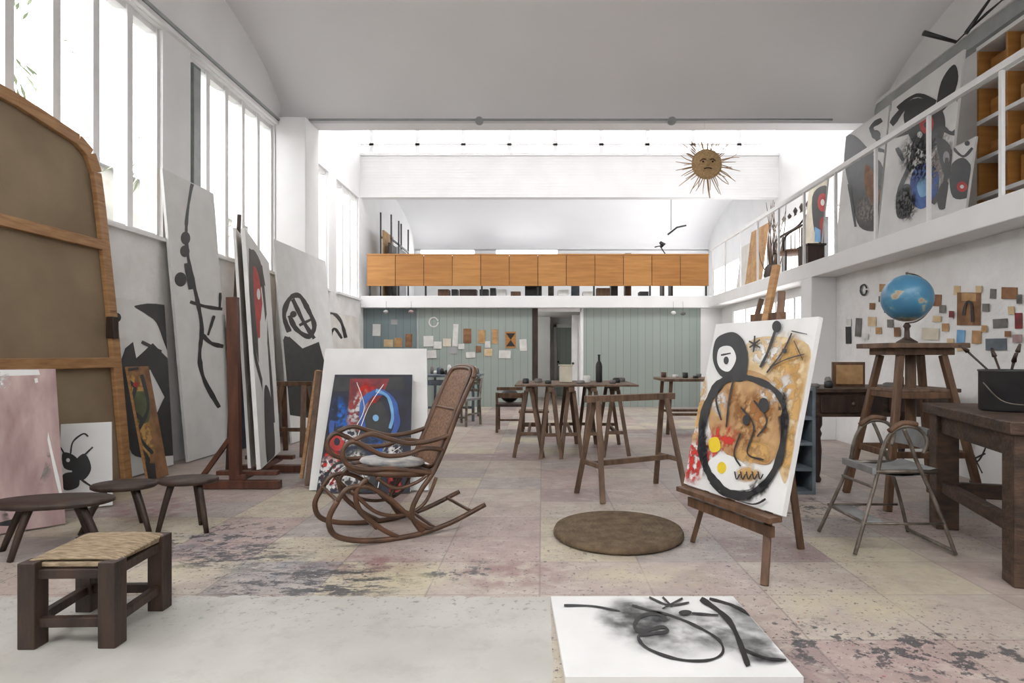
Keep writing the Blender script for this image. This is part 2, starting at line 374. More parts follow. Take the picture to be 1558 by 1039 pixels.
b=B('wall_column_right',.008); b.box((3.80,8.35,0),(XR,8.7,2.3),WALL); b.done()
b=B('balcony_slab',.01)
b.box((3.80,YN,2.3),(XU,YB,2.52),WALL); b.box((XL,YB,2.28),(XU,YE,2.55),WALL); b.done()
b=B('wall_front'); b.box((XL-.25,YN-.2,0),(XU+.2,YN,ZT),WALL); b.done()
b=B('wall_back')
b.box((XL,YE,2.5),(XU,YE+.2,4.05),WALL)
for a,c in ((XL,-3.95),(-2.2,-1.5),(.5,1.1),(4.6,XU)): b.box((a,YE,4.05),(c,YE+.2,4.62),WALL)
b.box((1.1,YE,4.3),(4.6,YE+.2,4.62),WALL)
b.box((XL,YE,4.60),(XU,YE+.2,5.8),WALL); b.box((XL,YE,0),(XU,YE+.2,2.3),WALL); b.done()
YG=13.72
b=B('wall_partition')
b.box((XL,YG,0),(-2.87,YG+.06,2.28),GREEND); b.box((-2.87,YG-.04,0),(-.23,YG+.04,2.28),GREEN)
b.box((.94,YG-.04,0),(3.66,YG+.04,2.28),GREEN); b.box((3.66,YG-.06,0),(XR,YG+.06,2.28),WALL)
b.box((-2.9,YG-.05,0),(-2.86,YG+.05,2.28),GRAYP)
b.box((-.23,YG-.05,0),(-.10,YG+.06,2.28),DK); b.box((.88,YG-.05,0),(.95,YG+.06,2.28),TRIM)
b.box((-.1,YG-.05,2.2),(.9,YG+.05,2.28),TRIM)
b.done()
b=B('wall_corridor'); b.box((-1.2,17.4,0),(2.2,17.5,2.28),WALL); b.box((-1.3,YG+.1,0),(-1.2,17.4,2.28),WALL); b.box((2.2,YG+.1,0),(2.3,17.4,2.28),WALL)
b.box((-1.2,16.8,0),(.22,16.88,2.28),WALL); b.done()
b=B('door_1',.005); b.box((.42,17.3,0),(.85,17.38,2.0),GREEN); b.box((.34,17.28,0),(.42,17.39,2.1),TRIM); b.box((.85,17.28,0),(.95,17.39,2.1),TRIM); b.box((.34,17.28,2.0),(.95,17.39,2.1),TRIM)
b.sphere((.47,17.27,1.0),.03,BLKM,10); b.done()
b=B('door_2',.005); b.box((.70,YG+.3,0),(.84,YG+.36,2.15),TRIM); b.box((.86,YG+.1,0),(.9,YG+1.1,2.15),TRIM); b.sphere((.73,YG+.28,1.0),.03,BLKM,10); b.done()
b=B('mezzanine_parapet',.004); n=12; xa,xb=-3.99,3.79
for k in range(n):
    w=(xb-xa)/n; b.box((xa+w*k+.006,YB-.05,2.77),(xa+w*(k+1)-.006,YB-.02,3.47),ORG if k%3 else ORG2)
b.box((xa,YB-.02,2.78),(xb,YB-.012,3.46),MID)
b.box((xa,YB-.06,3.47),(xb,YB+.02,3.50),ORG2)
for k in range(7):
    x=xa+.05+(xb-xa-.1)*k/6; b.box((x-.02,YB-.01,2.55),(x+.02,YB+.03,3.45),BLKM)
b.done()
b=B('balcony_railing')
b.bar((3.83,YN,3.60),(3.83,YB-.1,3.60),.05,.06,TRIM)
for k in range(18):
    yy=13.3-k*.93
    if yy<YN: break
    b.box((3.815,yy-.018,2.52),(3.845,yy+.018,3.58),TRIM)
b.done()
b=B('trim_3'); b.box((XU-.12,YN,4.98),(XU,9.4,5.16),GRAYP); b.box((XU-.15,YN,5.16),(XU,9.4,5.2),TRIM); b.done()
b=B('lighting_track'); b.cyl((XL+.45,9.38,4.93),(4.6,9.38,4.93),.018,.018,GRAYP,8)
for x in (-.98,2.02):
    b.cyl((x,9.38,4.95),(x,9.3,4.86),.02,.02,GRAYP,8); b.cyl((x-.0,9.34,4.88),(x,9.2,4.84),.05,.065,GRAYP,12)
b.done()
# outside garden
STONE=mat('garden_stone',(.36,.35,.32),(.20,.20,.18),.9,1.2)
LEAF=mat('leaf_green',(.28,.33,.22),(.20,.24,.15),.6,3)
b=B('garden_wall'); b.box((-8.4,-4,-.2),(-7.9,24,4.6),STONE); b.box((-8.45,-4,4.6),(-7.8,24,4.7),GRAYP); b.done()
b=B('garden_ground'); b.box((-12,-4,-.3),(XL-.3,24,-.2),STONE); b.done()
b=B('garden_shrubs')
for c,r,n in (((-6.6,7.3,4.9),.65,90),((-6.6,10.0,4.4),.6,90),((-6.6,14,4.2),.8,100)):
    b.tube([(c[0],c[1],-.2),(c[0]+.1,c[1],2),(c[0],c[1],c[2])],[.05,.02],STONE,6)
    for _ in range(n):
        d=V((random.gauss(0,1),random.gauss(0,1),random.gauss(0,.7))).normalized()*r*random.random()**.5
        p=V(c)+d; q=p+(d.normalized()+V((0,0,-.5)))*.26; w=d.cross(V((0,0,1))).normalized()*.022
        b.add([p-w*.4,(p+q)/2-w,q,(p+q)/2+w],[(0,1,2,3)],LEAF)
b.done()
# ------------------------------------------------------------------ left side canvases
def lean(n,y0,y1,zt,xb,xt,bg,**k):
    return Paint(n,(xb,y0,.012),(xb,y1,.012),(xt,y1,zt),(xt,y0,zt),bg,**k)
b=B('large_stretched_canvas',.006)
xb,xt=-3.84,-4.09
def G(y,z): t=z/3.2; return V((xb+(xt-xb)*t,y,z))
yN,yF=3.3,5.47
out=[(yN,.02),(yF,.02),(yF-.03,1.6),(yF-.07,2.6),(yF-.09,2.86),(yF-.15,3.01),(yF-.28,3.09),(4.6,3.18),(yN,3.24)]
b.add([G(y,z)+V((-.03,0,0)) for y,z in out],[tuple(range(len(out)))],LINEN)
for i in range(len(out)):
    a=out[i]; c=out[(i+1)%len(out)]; b.bar(G(*a),G(*c),.045,.10,TAN,up=(0,0,1) if abs(c[1]-a[1])<.3 else (0,1,0))
b.bar(G(yN,2.2),G(yF-.05,2.2),.05,.09,TAN); b.bar(G(yN,1.13),G(yF-.02,1.13),.05,.09,TAN)
b.box((-3.97,5.38,1.35),(-3.90,5.45,1.55),DK); b.done()
p=lean('black_figure_painting',5.66,6.42,1.75,-4.0,-4.10,CAN)
p.dot(178,483,6,BLK,7)
p.poly([(205,465),(258,468),(262,540),(252,528),(238,492),(222,478)],BLK,True)
p.poly([(180,560),(190,530),(202,520),(207,545),(232,522),(262,545),(268,600),(274,690),(240,695),(228,650),(250,604),(228,562),(205,590),(185,592)],BLK,False)
p.ln([(205,590),(218,625),(240,650)],6,BLK); p.ln([(215,520),(245,535)],5,BLK); p.poly([(180,600),(205,590),(225,640),(232,690),(200,690),(190,640)],BLK,True); p.dot(214,640,6,CAN,12)
p.done()
p=Paint('tall_abstract_painting',(-3.93,6.57,.012),(-3.93,7.52,.012),(-4.11,7.4,3.22),(-4.11,6.40,3.22),CAN,th=.03)
p.ln([(291,272),(284,318),(282,350),(284,385),(293,430),(300,462),(306,500),(303,545),(311,580),(333,620)],4,BLK,7)
p.dot(281,362,7,BLK,10); p.dot(280,382,7,BLK,9); p.dot(274,425,9,BLK,11); p.ln([(284,400),(290,440)],9,BLK)
p.ln([(288,459),(310,466),(336,470)],5,BLK); p.ln([(333,445),(332,470)],4,BLK); p.ln([(305,508),(320,522),(338,527)],6,BLK); p.ln([(324,480),(315,510)],4,BLK)
p.done()
p=lean('brown_figure_painting',5.56,5.86,1.09,-3.70,-3.90,OCHD,side=TAN)
p.soft(200,600,30,40,1,0,SO); p.soft(215,670,25,50,1,0,SO); p.poly([(200,600),(225,600),(226,640),(204,640)],GRN,True)
p.ln([(185,575),(205,590),(195,620),(215,640),(200,670),(225,700),(205,730)],6,BLK); p.ln([(215,570),(225,620),(210,660),(232,690)],5,BLK); p.poly([(195,712),(235,705),(238,730),(198,738)],BLK); p.dot(206,585,4,RED); p.ln([(180,620),(200,650),(190,700)],5,BLK); p.ln([(178,565),(210,560)],4,BLK)
p.done()
p=Paint('pink_abstract_painting',(-3.72,3.80,.012),(-3.36,4.17,.012),(-3.53,4.29,1.10),(-3.87,4.02,1.10),PINK)
p.poly([(0,560),(76,562),(78,570),(0,572)],CAN); p.poly([(0,690),(14,700),(22,800),(0,800)],BLK); p.soft(12,610,22,50,1,0,SW); p.soft(50,640,25,60,.8,.2,SG); p.soft(40,720,30,60,.8,.2,SG); p.soft(60,700,30,40,1,0,SG); p.ln([(70,575),(86,680),(97,755)],5,CAN)
p.soft(16,700,16,50,1,0,SK); p.soft(10,740,14,60,1,0,SK); p.done()
p=Paint('small_black_figure_painting',(-3.70,4.52,.012),(-3.40,4.68,.012),(-3.48,4.78,.66),(-3.76,4.62,.66),CAN)
p.poly([(95,690),(108,690),(120,700),(118,715),(98,712)],BLK,True); p.poly([(112,705),(130,690),(140,712),(128,730),(112,725)],BLK,True); p.dot(104,700,3,CAN)
p.ln([(108,690),(112,672),(128,660),(136,664)],2.5,BLK); p.ln([(98,690),(92,680)],2.5,BLK); p.ln([(130,692),(143,680)],2.5,BLK); p.poly([(96,722),(118,720),(120,740),(98,745)],BLK,True); p.ln([(125,730),(140,740)],3,BLK)
p.done()
p=Paint('red_and_black_painting',(-2.56,5.38,.16),(-2.83,6.40,.16),(-2.97,6.43,2.20),(-2.74,5.45,2.37),CAN,th=.035)
p.poly([(380,385),(394,385),(404,440),(406,500),(401,560),(387,520)],BLK,True); p.poly([(384,405),(393,415),(399,480),(391,508)],RED,True); p.dot(392,440,2.5,CAN,9); p.ln([(380,375),(385,520),(402,600),(412,690)],4,BLK); p.ln([(395,390),(407,520),(416,640)],3.5,BLK); p.poly([(401,590),(411,600),(418,690),(406,705)],BLK,True)
p.done()
p=Paint('blank_canvas',(-2.68,5.44,.16),(-2.93,6.38,.16),(-3.07,6.41,2.25),(-2.84,5.48,2.38),CAN,th=.025)
p.done()
b=B('studio_easel',.004)
b.bar((-2.76,5.33,.05),(-2.79,5.33,1.72),.095,.06,REDW)
b.bar((-3.14,5.9,.05),(-3.02,5.9,2.6),.03,.03,DK)
b.bar((-3.1,5.31,.04),(-2.35,5.31,.04),.08,.07,REDW); b.bar((-3.15,6.05,.04),(-2.45,6.05,.04),.08,.07,REDW)
b.bar((-2.70,5.3,.10),(-2.80,6.3,.10),.07,.05,REDW); b.bar((-2.95,5.38,.13),(-2.40,5.38,.13),.07,.04,REDW); b.bar((-3.1,6.2,.13),(-2.6,6.2,.13),.07,.04,REDW)
b.bar((-3.08,5.33,.08),(-2.79,5.33,.48),.04,.04,REDW); b.done()
p=lean('black_bird_painting',7.95,9.85,2.76,-3.36,-3.61,CAN)
p.poly([(405,515),(440,512),(460,530),(485,520),(496,560),(496,640),(405,640)],BLK)
p.ln([(440,505),(432,480),(440,455),(455,450),(468,470),(478,495),(470,512),(450,500),(440,480)],7,BLK); p.ln([(445,455),(462,490),(478,515)],6,BLK); p.dot(446,478,5,BLK); p.ln([(455,495),(475,485)],4,BLK); p.ln([(436,512),(428,540)],6,BLK)
p.done()
p=lean('black_arc_painting',10.3,12.2,1.98,-3.6,-3.82,PAPER)
p.ln([(486,515),(490,488),(504,476),(518,488),(526,514)],5,BLK); p.ln([(500,522),(508,500),(520,515)],4,BLK); p.ln([(512,468),(508,480)],3,BLK)
p.done()
p=lean('dark_abstract_painting',7.45,8.6,1.72,-3.80,-3.97,NAVY); p.ln([(352,500),(360,560)],4,CAN); p.done()
b=B('small_framed_picture',.003); b.box((-3.50,12.7,.95),(-3.22,12.73,1.3),TAN); b.box((-3.47,12.69,.98),(-3.25,12.7,1.27),PALEO); b.box((-3.7,12.5,0),(-3.0,12.95,.95),DK); b.done()
Paint('white_panel',(-2.05,5.20,.012),(-1.0,5.20,.012),(-1.10,5.62,1.26),(-2.06,5.62,1.26),CAN,th=.03).done()
p=Paint('blue_red_abstract_painting',(-1.95,5.10,.012),(-1.14,5.10,.012),(-1.19,5.42,1.02),(-1.90,5.42,1.02),NAVY,th=.03)
p.poly([(506,574),(630,574),(628,592),(505,596)],BLK)
p.poly([(536,576),(604,576),(592,600),(566,626),(550,658),(530,645),(534,605)],DRED); p.soft(565,600,25,20,.9,.6,SR); p.soft(548,620,16,34,.7,.5,SW)
p.soft(518,640,18,40,1,0,SB); p.ln([(506,640),(506,665),(520,685)],7,BLUE)
p.soft(505,710,20,35,1,0,SR); p.dot(514,672,12,RED,14); p.dot(514,672,5,NAVY,6)
p.ln([(556,650),(556,618),(572,600),(594,598),(610,615),(612,645),(600,668)],9,BLUE); p.ln([(580,594),(600,604),(606,632),(600,652)],5,LBLUE)
p.poly([(562,625),(588,612),(600,640),(590,662),(566,655)],BLK,True); p.dot(578,636,5,LBLUE)
p.ln([(510,655),(535,652),(552,668),(545,690),(520,692)],6,BLK); p.ln([(566,660),(572,700),(560,745)],7,BLK); p.poly([(530,700),(560,690),(575,730),(545,752),(525,740)],BLK,True)
p.soft(505,725,34,34,1,.1,SW); p.soft(545,712,26,30,1,.1,SW); p.soft(600,690,20,25,.9,.1,SW); p.soft(575,680,15,25,.9,0,SB); p.soft(535,665,20,16,.8,0,SW)
p.poly([(590,708),(612,702),(611,754),(592,754)],RED); p.soft(601,728,14,24,1,0,SK)
for q in (((548,582),(560,620),(545,650)),((498,700),(520,728),(545,712),(562,744)),((495,745),(522,712),(560,700)),((594,585),(566,622),(545,672)),((505,665),(530,660),(556,680)),((575,745),(590,700),(615,680))): p.ln(q,1.1,CAN)
p.ln([(490,738),(510,708),(540,700)],4,BLK)
p.done()
b=B('stacked_canvas',.003); 
b.bar((-2.10,5.30,.03),(-2.17,5.75,1.04),.05,.03,MID,up=(0,1,0)); b.bar((-2.28,5.6,.03),(-2.25,5.9,1.04),.03,.03,TAN,up=(0,1,0))
b.add([(-2.10,5.36,.02),(-2.30,5.85,.02),(-2.34,6.15,1.03),(-2.16,5.78,1.03)],[(0,1,2,3)],PAPER)
b.bar((-2.16,5.78,1.03),(-2.34,6.15,1.03),.03,.03,TAN); b.done()
# ------------------------------------------------------------------ trestles & tables
def trestle(n,p1,p2,h,sp,m=GREYW,t=.045,st=.33):
    b=B(n,.003); p1=V((*p1,0)); p2=V((*p2,0)); d=(p2-p1).normalized(); w=V((-d.y,d.x,0))
    z=V((0,0,1)); b.bar(p1-d*.06+z*(h-.03),p2+d*.06+z*(h-.03),.07,.055,m)
    for e,k in ((p1,1),(p2,-1)):
        for g in (1,-1): b.bar(e+w*g*sp-d*k*.03,e+w*g*.03+z*(h-.05)+d*k*.04,t,t*.8,m)
        b.bar(e+w*sp*.72+z*h*st,e-w*sp*.72+z*h*st,.025,.04,m)
    b.bar(p1+z*h*st,p2+z*h*st,.03,.045,m); return b.done()
trestle('trestle',(.42,4.97),(1.13,5.33),.86,.21)
for x,y0,y1,s_ in ((-.16,6.95,7.95,.17),(.10,6.85,7.9,.12),(.34,6.9,7.95,.12),(.60,6.95,7.95,.12),(.88,7.05,7.9,.15)): trestle('trestle',(x,y0),(x,y1),.83,s_)
b=B('trestle_board',.004); b.box((-.32,6.85,.832),(1.12,8.0,.855),GREYW); b.done()
b=B('work_table',.004); b.box((1.83,8.85,.80),(2.95,9.75,.84),GREYW)
for x in (1.95,2.8):
    for y in (8.95,9.6): b.bar((x-.06,y-.03,0),(x,y,.8),.05,.05,MID)
b.bar((1.93,8.95,.3),(2.8,8.95,.3),.03,.04,MID); b.bar((1.93,9.6,.3),(2.8,9.6,.3),.03,.04,MID); b.done()
b=B('wine_bottle'); b.lathe((.72,7.5,.856),[(.038,0),(.042,.02),(.042,.2),(.036,.235),(.016,.27),(.015,.33),(.018,.335),(.018,.35)],BLK,16); b.done()
b=B('cardboard_box',.004); b.box((.22,7.5,.856),(.38,7.66,1.06),CREAM); b.box((.21,7.49,1.06),(.39,7.67,1.075),CREAM); b.done()
b=B('paint_jars')
for x,y,r,h,m in ((-.2,7.2,.04,.06,BLKM),(-.05,7.4,.05,.05,CLAY),(.07,7.1,.04,.04,BLKM),(.55,7.3,.05,.09,PINKW),(.93,7.4,.05,.06,BLKM),(.85,7.15,.04,.04,CLAY),(.46,7.1,.05,.04,CLAY),(1.02,7.7,.06,.05,CLAY)):
    b.lathe((x,y,.856),[(r*.9,0),(r,.01),(r,h*.85),(r*.8,h*.9),(r*.8,h)],m,14)
b.done()
b=B('paint_pots')
for i in range(7):
    x=1.95+i*.14; y=9.0+.5*random.random(); h=.04+.05*random.random(); b.lathe((x,y,.841),[(.04,0),(.045,.01),(.045,h),(.035,h)],random.choice([CLAY,BLKM,PINKW,MID]),12)
b.done()
trestle('trestle',(-3.2,7.2),(-2.85,7.2),.88,.25,MID,.06)
BG=mat('blue_grey_paint',(.15,.18,.21),(.09,.11,.13),.5,8)
b=B('back_table',.004); b.box((-2.2,10.6,.80),(-1.15,11.7,.84),BG)
for x in (-2.1,-1.25):
    for y in (10.7,11.6): b.bar((x,y,0),(x,y,.8),.05,.05,BG)
b.bar((-2.1,10.7,.25),(-1.25,10.7,.25),.03,.04,BG); b.bar((-2.1,10.7,.7),(-1.25,10.7,.7),.03,.1,BG); b.done()
b=B('table_clutter')
for i in range(12):
    x=-2.1+i*.08; y=10.7+.7*random.random(); h=.05+.14*random.random(); b.lathe((x,y,.841),[(.03,0),(.04,.01),(.035,h*.8),(.02,h)],random.choice([CLAY,BLKM,PINKW,OCH,BG]),10)
b.done()
def chair(n,x,y,rot,m,seat,h=.46,hb=.85):
    b=B(n,.003); M=Matrix.Translation((x,y,0))@Matrix.Rotation(rot,4,'Z')
    T=lambda *p: M@V(p)
    for a in (-.2,.2):
        b.bar(T(a,-.2,0),T(a,-.19,h),.04,.04,m); b.bar(T(a,.22,0),T(a,.19,h),.04,.04,m); b.bar(T(a,.19,h),T(a,.26,hb),.035,.035,m)
        b.bar(T(a,-.2,.2),T(a,.2,.2),.02,.03,m)
    b.box((-.22,-.22,h-.02),(.22,.22,h+.02),seat,M); b.bar(T(-.2,-.2,.15),T(.2,-.2,.15),.02,.03,m)
    for z in (h+.14,h+.26,hb-.03): b.bar(T(-.2,.2+(z-h)*.15,z),T(.2,.2+(z-h)*.15,z),.02,.05,m)
    return b.done()
chair('wooden_chair',-.50,9.35,math.pi,MID,DK,.42,.62)
b=B('dark_bag'); b.sphere((-.52,9.42,.555),.11,BLK,16,(1.3,1,1)); b.done()
b=B('wooden_bench',.003)
b.box((-.35,8.75,.34),(.1,9.05,.37),MID)
for x in (-.32,.07):
    for y in (8.78,9.02): b.bar((x,y,0),(x,y,.34),.035,.035,MID)
b.bar((-.32,8.78,.15),(.07,8.78,.15),.025,.03,MID); b.done()
chair('wooden_chair',-2.35,10.2,.4,BG,BG,.45,.85); chair('wooden_chair',-1.35,10.15,-.5,METAL,GSEAT,.45,.8)
# ------------------------------------------------------------------ rocking chair
b=B('rocking_chair'); f=V((-.857,-.515,0)); l=V((-.515,.857,0)); C=V((-1.0,4.06,0))
def R(u,w,z): return C+f*u+l*w+V((0,0,z))
r=.016; hw=.23
for g in (-1,1):
    w=g*hw
    S=lambda pts,rr=r: b.tube([R(u,w,z) for u,z in pts],rr,BENT,8,7)
    S([(.44,.30),(.49,.20),(.46,.10),(.34,.045),(.15,.018),(-.08,.02),(-.30,.06),(-.56,.15)],.018)
    S([(.44,.30),(.38,.37),(.26,.37),(.12,.28),(-.02,.14),(-.16,.04),(-.26,.05)])
    S([(.26,.42),(.33,.34),(.30,.22),(.18,.10),(.06,.02)])
    S([(-.10,.03),(-.03,.16),(-.09,.30),(-.18,.42),(-.27,.60),(-.37,.84),(-.47,1.04)],.018)
    S([(-.25,.56),(-.12,.58),(.02,.55),(.16,.56),(.28,.63),(.36,.66),(.41,.60),(.38,.52),(.28,.48),(.12,.47),(-.02,.44),(-.17,.41)])
    S([(-.30,.66),(-.18,.63),(-.02,.62),(.12,.66),(.24,.70),(.34,.67)])
    S([(.20,.42),(.08,.34),(-.06,.36),(-.16,.42)],.012)
    S([(.36,.36),(.20,.20),(.02,.16),(-.12,.22),(-.20,.38)],.012)
b.tube([R(-.47,-hw,1.04),R(-.50,-hw*.8,1.10),R(-.51,0,1.12),R(-.50,hw*.8,1.10),R(-.47,hw,1.04)],.018,BENT)
for u,z in ((.20,.10),(-.20,.035),(.44,.30),(-.46,.115)): b.tube([R(u,-hw,z),R(u,hw,z)],.012,BENT)
ring=[R(.28*math.cos(t)+.03,.26*math.sin(t)*(.9 if math.cos(t)<0 else 1.0),.425+.03*math.cos(t)) for t in [i*2*math.pi/12 for i in range(12)]]
b.tube(ring,.022,BENT,8,4,True)
rr=catmull(ring,4,True); o=[p*1 for p in rr]; b.add([R(.03,0,.425)]+o,[(0,1+i,1+(i+1)%len(o)) for i in range(len(o))],CANE)
bk=[(-.20,.45),(-.28,.64),(-.37,.85),(-.46,1.05),(-.49,1.10)]
ww=[.17,.19,.19,.18,.12]
fr=[R(u,-q,z) for (u,z),q in zip(bk,ww)]+[R(u,q,z) for (u,z),q in reversed(list(zip(bk,ww)))]
b.tube(fr,.014,BENT,8,5,True)
k=len(bk); vs=[R(u,-q,z) for (u,z),q in zip(bk,ww)]+[R(u,q,z) for (u,z),q in zip(bk,ww)]
b.add(vs,[(i,i+1,i+1+k,i+k) for i in range(k-1)],CANE)
b.tube([R(-.36,-.2,.82),R(-.36,.2,.82)],.01,BENT)
b.done()
b=B('seat_cushion')
b.lathe(R(.03,0,.450),[(.15,0),(.185,.008),(.20,.022),(.19,.040),(.15,.050),(.08,.052),(.005,.046)],CUSH,28,1.1,.95,Matrix.Rotation(.5,4,'Z')@Matrix.Rotation(.09,4,'Y'))
b.done()
# ------------------------------------------------------------------ stools
b=B('rush_seat_stool',.008)
cs=[(-2.10,2.44),(-1.78,2.45),(-1.81,2.80),(-2.14,2.79)]
for x,y in cs: b.box((x-.036,y-.036,0),(x+.036,y+.036,.352),DK)
for z in (.10,.30):
    for i in range(4):
        a,c=cs[i],cs[(i+1)%4]; b.bar((*a,z),(*c,z),.034,.04,DK)
n=26
for i in range(n):
    t=(i+.5)/n; a=V((*cs[0],0)).lerp(V((*cs[3],0)),t); c=V((*cs[1],0)).lerp(V((*cs[2],0)),t)
    e=(c-a).normalized(); b.tube([a+V((0,0,.345))-e*.02,a+V((0,0,.358))+e*.05,c+V((0,0,.358))-e*.05,c+V((0,0,.345))+e*.02],.0085,RUSH,6,3)
b.box((-2.12,2.44,.325),(-1.79,2.79,.345),RUSH); b.done()
def stool3(n,x,y,h,rx,ry,rot,legs=3,sp=1.25):
    b=B(n); M=Matrix.Rotation(rot,4,'Z')
    b.lathe((x,y,h-.035),[(rx*.92,0),(rx,.010),(rx,.028),(rx*.96,.035)],DK,28,1,ry/rx,M)
    for k in range(legs):
        a=2*math.pi*(k+.5)/legs+.4
        p=M@V((math.cos(a)*rx*.55,math.sin(a)*ry*.55,0)); q=M@V((math.cos(a)*rx*sp,math.sin(a)*ry*sp,0))
        b.tube([V((x,y,h-.03))+p,V((x,y,h*.5))+(p+q)/2,V((x,y,0))+q],[.023,.016],DK,8,2)
    return b.done()
stool3('low_plank_stool',-2.98,3.60,.325,.34,.17,.15,4,1.0)
stool3('three_legged_stool',-2.86,4.05,.325,.20,.15,.2,3,1.25)
stool3('three_legged_stool',-2.42,4.05,.36,.19,.13,.1,3,1.0)
b=B('round_straw_mat'); n=14; prof=[(.41,0.0),(.43,.012),(.43,.03)]
for i in range(n*2):
    r0=.42-.41*i/(n*2); prof.append((r0,.042 if i%2 else .050))
prof.append((.004,.045)); b.lathe((.505,3.95,0),prof,mat('mat_straw',(.17,.12,.07),(.095,.062,.036),.9,14,bump=.5,bscale=60),56); b.done()
# ------------------------------------------------------------------ floor painting
p=Paint('charcoal_painting_on_floor',(.084,2.15,.03),(.95,2.15,.03),(.925,2.87,.03),(.042,2.87,.03),CAN,th=.029)
p.soft(1010,960,115,42,.85,.15); p.soft(1130,960,80,50,.8,.5); p.soft(960,935,60,30,.8); p.soft(1170,1000,40,14,.8)
p.ln([(858,922),(900,923),(942,931)],4,BLK,2)
p.ln([(1012,946),(1000,935),(975,938),(964,953),(975,962),(1005,955),(1013,962),(985,966),(970,970),(985,988),(1030,1004),(1075,1006),(1098,995),(1092,975),(1060,955),(1020,938),(985,929),(960,922)],6,BLK,3)
p.ln([(1062,912),(1095,935),(1115,960),(1138,1015)],7,BLK,8); p.ln([(1075,912),(1110,922),(1140,938)],4,BLK); p.ln([(1130,990),(1165,1003),(1195,1006)],4,BLK)
p.ln([(985,910),(1015,922),(1045,918)],3,BLK); p.ln([(1005,910),(1020,925)],3,BLK); p.ln([(1035,912),(1005,928)],3,BLK); p.dot(1040,934,10,BLK,4); p.ln([(1050,935),(1090,938)],3,BLK)
p.done()
# ------------------------------------------------------------------ front easel and painting
p=Paint('ochre_figure_painting',(.916,3.83,.37),(1.237,3.05,.37),(1.477,3.155,1.405),(1.157,3.94,1.405),CAN,th=.03)
p.poly([(1140,520),(1180,512),(1230,525),(1228,580),(1210,660),(1196,735),(1180,700),(1150,640),(1125,560)],PALEO,True)
p.soft(1200,560,35,60,1,0,SO); p.soft(1165,535,30,25,1,0,SW); p.soft(1203,620,20,70,1,.1,SO); p.soft(1200,690,14,40,1,.1,SO); p.soft(1195,590,14,26,.8,.1,SW)
p.poly([(1125,562),(1165,572),(1188,605),(1190,660),(1172,705),(1135,700),(1105,690),(1080,650),(1085,600),(1100,577)],OCH,True)
p.soft(1150,640,35,55,1,.3,SU); p.soft(1120,610,20,30,.7,0,SU); p.soft(1172,598,22,20,.8,0,SW); p.soft(1095,610,14,26,.7,0,SW); p.soft(1150,690,40,22,1,0,SO)
p.soft(1102,668,26,26,1,0,SR); p.soft(1057,700,20,48,1,.1,SR); p.soft(1055,700,14,35,1,.1,SR); p.soft(1060,640,14,40,.9,.1,SO); p.soft(1066,600,12,40,.9,.1,SO); p.soft(1082,690,16,20,1,0,SR)
p.poly([(1080,702),(1105,692),(1128,702),(1150,722),(1144,744),(1105,744),(1082,728)],CAN,True); p.soft(1140,722,22,14,1,0,SO); p.dot(1100,712,7,YEL,9); p.poly([(1080,670),(1094,666),(1098,684),(1084,688)],YEL,True)
p.poly([(1096,512),(1118,506),(1134,520),(1140,548),(1134,578),(1118,580),(1098,572),(1087,550),(1088,526)],BLK,True)
p.poly([(1097,530),(1114,528),(1122,546),(1112,565),(1099,562),(1093,548)],CAN,True); p.dot(1107,549,4,BLK,6); p.ln([(1099,541),(1114,538)],2.5,BLK)
p.ln([(1122,572),(1150,578),(1178,592),(1194,615),(1196,650),(1188,700),(1165,738),(1135,754),(1102,744),(1078,715),(1069,670),(1077,620),(1094,588),(1112,575)],9,BLK,12)
p.soft(1150,748,35,14,1,-.5,SK); p.soft(1073,680,9,50,1,0,SK); p.soft(1194,630,9,50,1,0,SK); p.poly([(1094,735),(1120,748),(1150,750),(1130,762),(1105,756)],BLK,True)
p.ln([(1105,575),(1092,605),(1100,640)],2.5,BLK); p.ln([(1118,580),(1112,610),(1108,650)],2.5,BLK); p.ln([(1130,620),(1150,650),(1140,690),(1165,700)],2.5,BLK); p.ln([(1150,610),(1170,640),(1155,665)],2.5,BLK); p.dot(1165,617,8,BLK,11); p.ln([(1130,660),(1120,690),(1130,710)],2.5,BLK); p.dot(1138,640,5,BLK,8)
p.ln([(1160,560),(1172,535),(1184,500)],4,BLK); p.dot(1185,498,7,BLK,9); p.ln([(1170,568),(1195,535),(1208,508)],2.5,BLK); p.dot(1197,535,4,BLK)
p.ln([(1143,520),(1160,530)],2.5,BLK); p.ln([(1152,512),(1150,537)],2.5,BLK); p.ln([(1144,530),(1160,518)],2.5,BLK); p.ln([(1175,560),(1200,548),(1228,540)],2,BLK); p.ln([(1208,505),(1232,510)],1.5,BLK); p.ln([(1212,520),(1226,550)],1.5,BLK)
for x in (1122,1131,1140,1149,1158): p.ln([(x,718),(x+3,730),(x+8,722)],2,BLK)
p.ln([(1085,735),(1110,758),(1150,768),(1170,760)],3,BLK)
p.done()
b=B('field_easel',.003)
def E(t,z,off=.05):
    base=V((.916,3.83,0)).lerp(V((1.237,3.05,0)),t); return base+V((.24,.105,0))*((z-.37)/1.035)+V((.925,.38,0))*off+V((0,0,z))
b.bar(V((.965,3.80,0)),E(.36,1.55,.07),.04,.03,MID); b.bar(E(.93,0.0,.03),E(.55,1.58,.07),.04,.03,MID)
b.bar(E(.46,.28,.06),E(.46,1.75,.06),.045,.03,TAN)
b.bar(E(.46,1.45,.08),V((1.60,3.66,0.0)),.04,.03,MID)
b.bar(E(0.02,.345,-.02),E(.98,.345,-.02),.09,.03,MID); b.bar(E(.08,.27,.02),E(.93,.27,.02),.03,.06,MID); b.bar(E(.3,1.43,.07),E(.62,1.43,.07),.03,.05,MID)
b.bar(E(.46,.4,.06),V((1.42,3.6,.4)),.025,.03,MID); b.done()
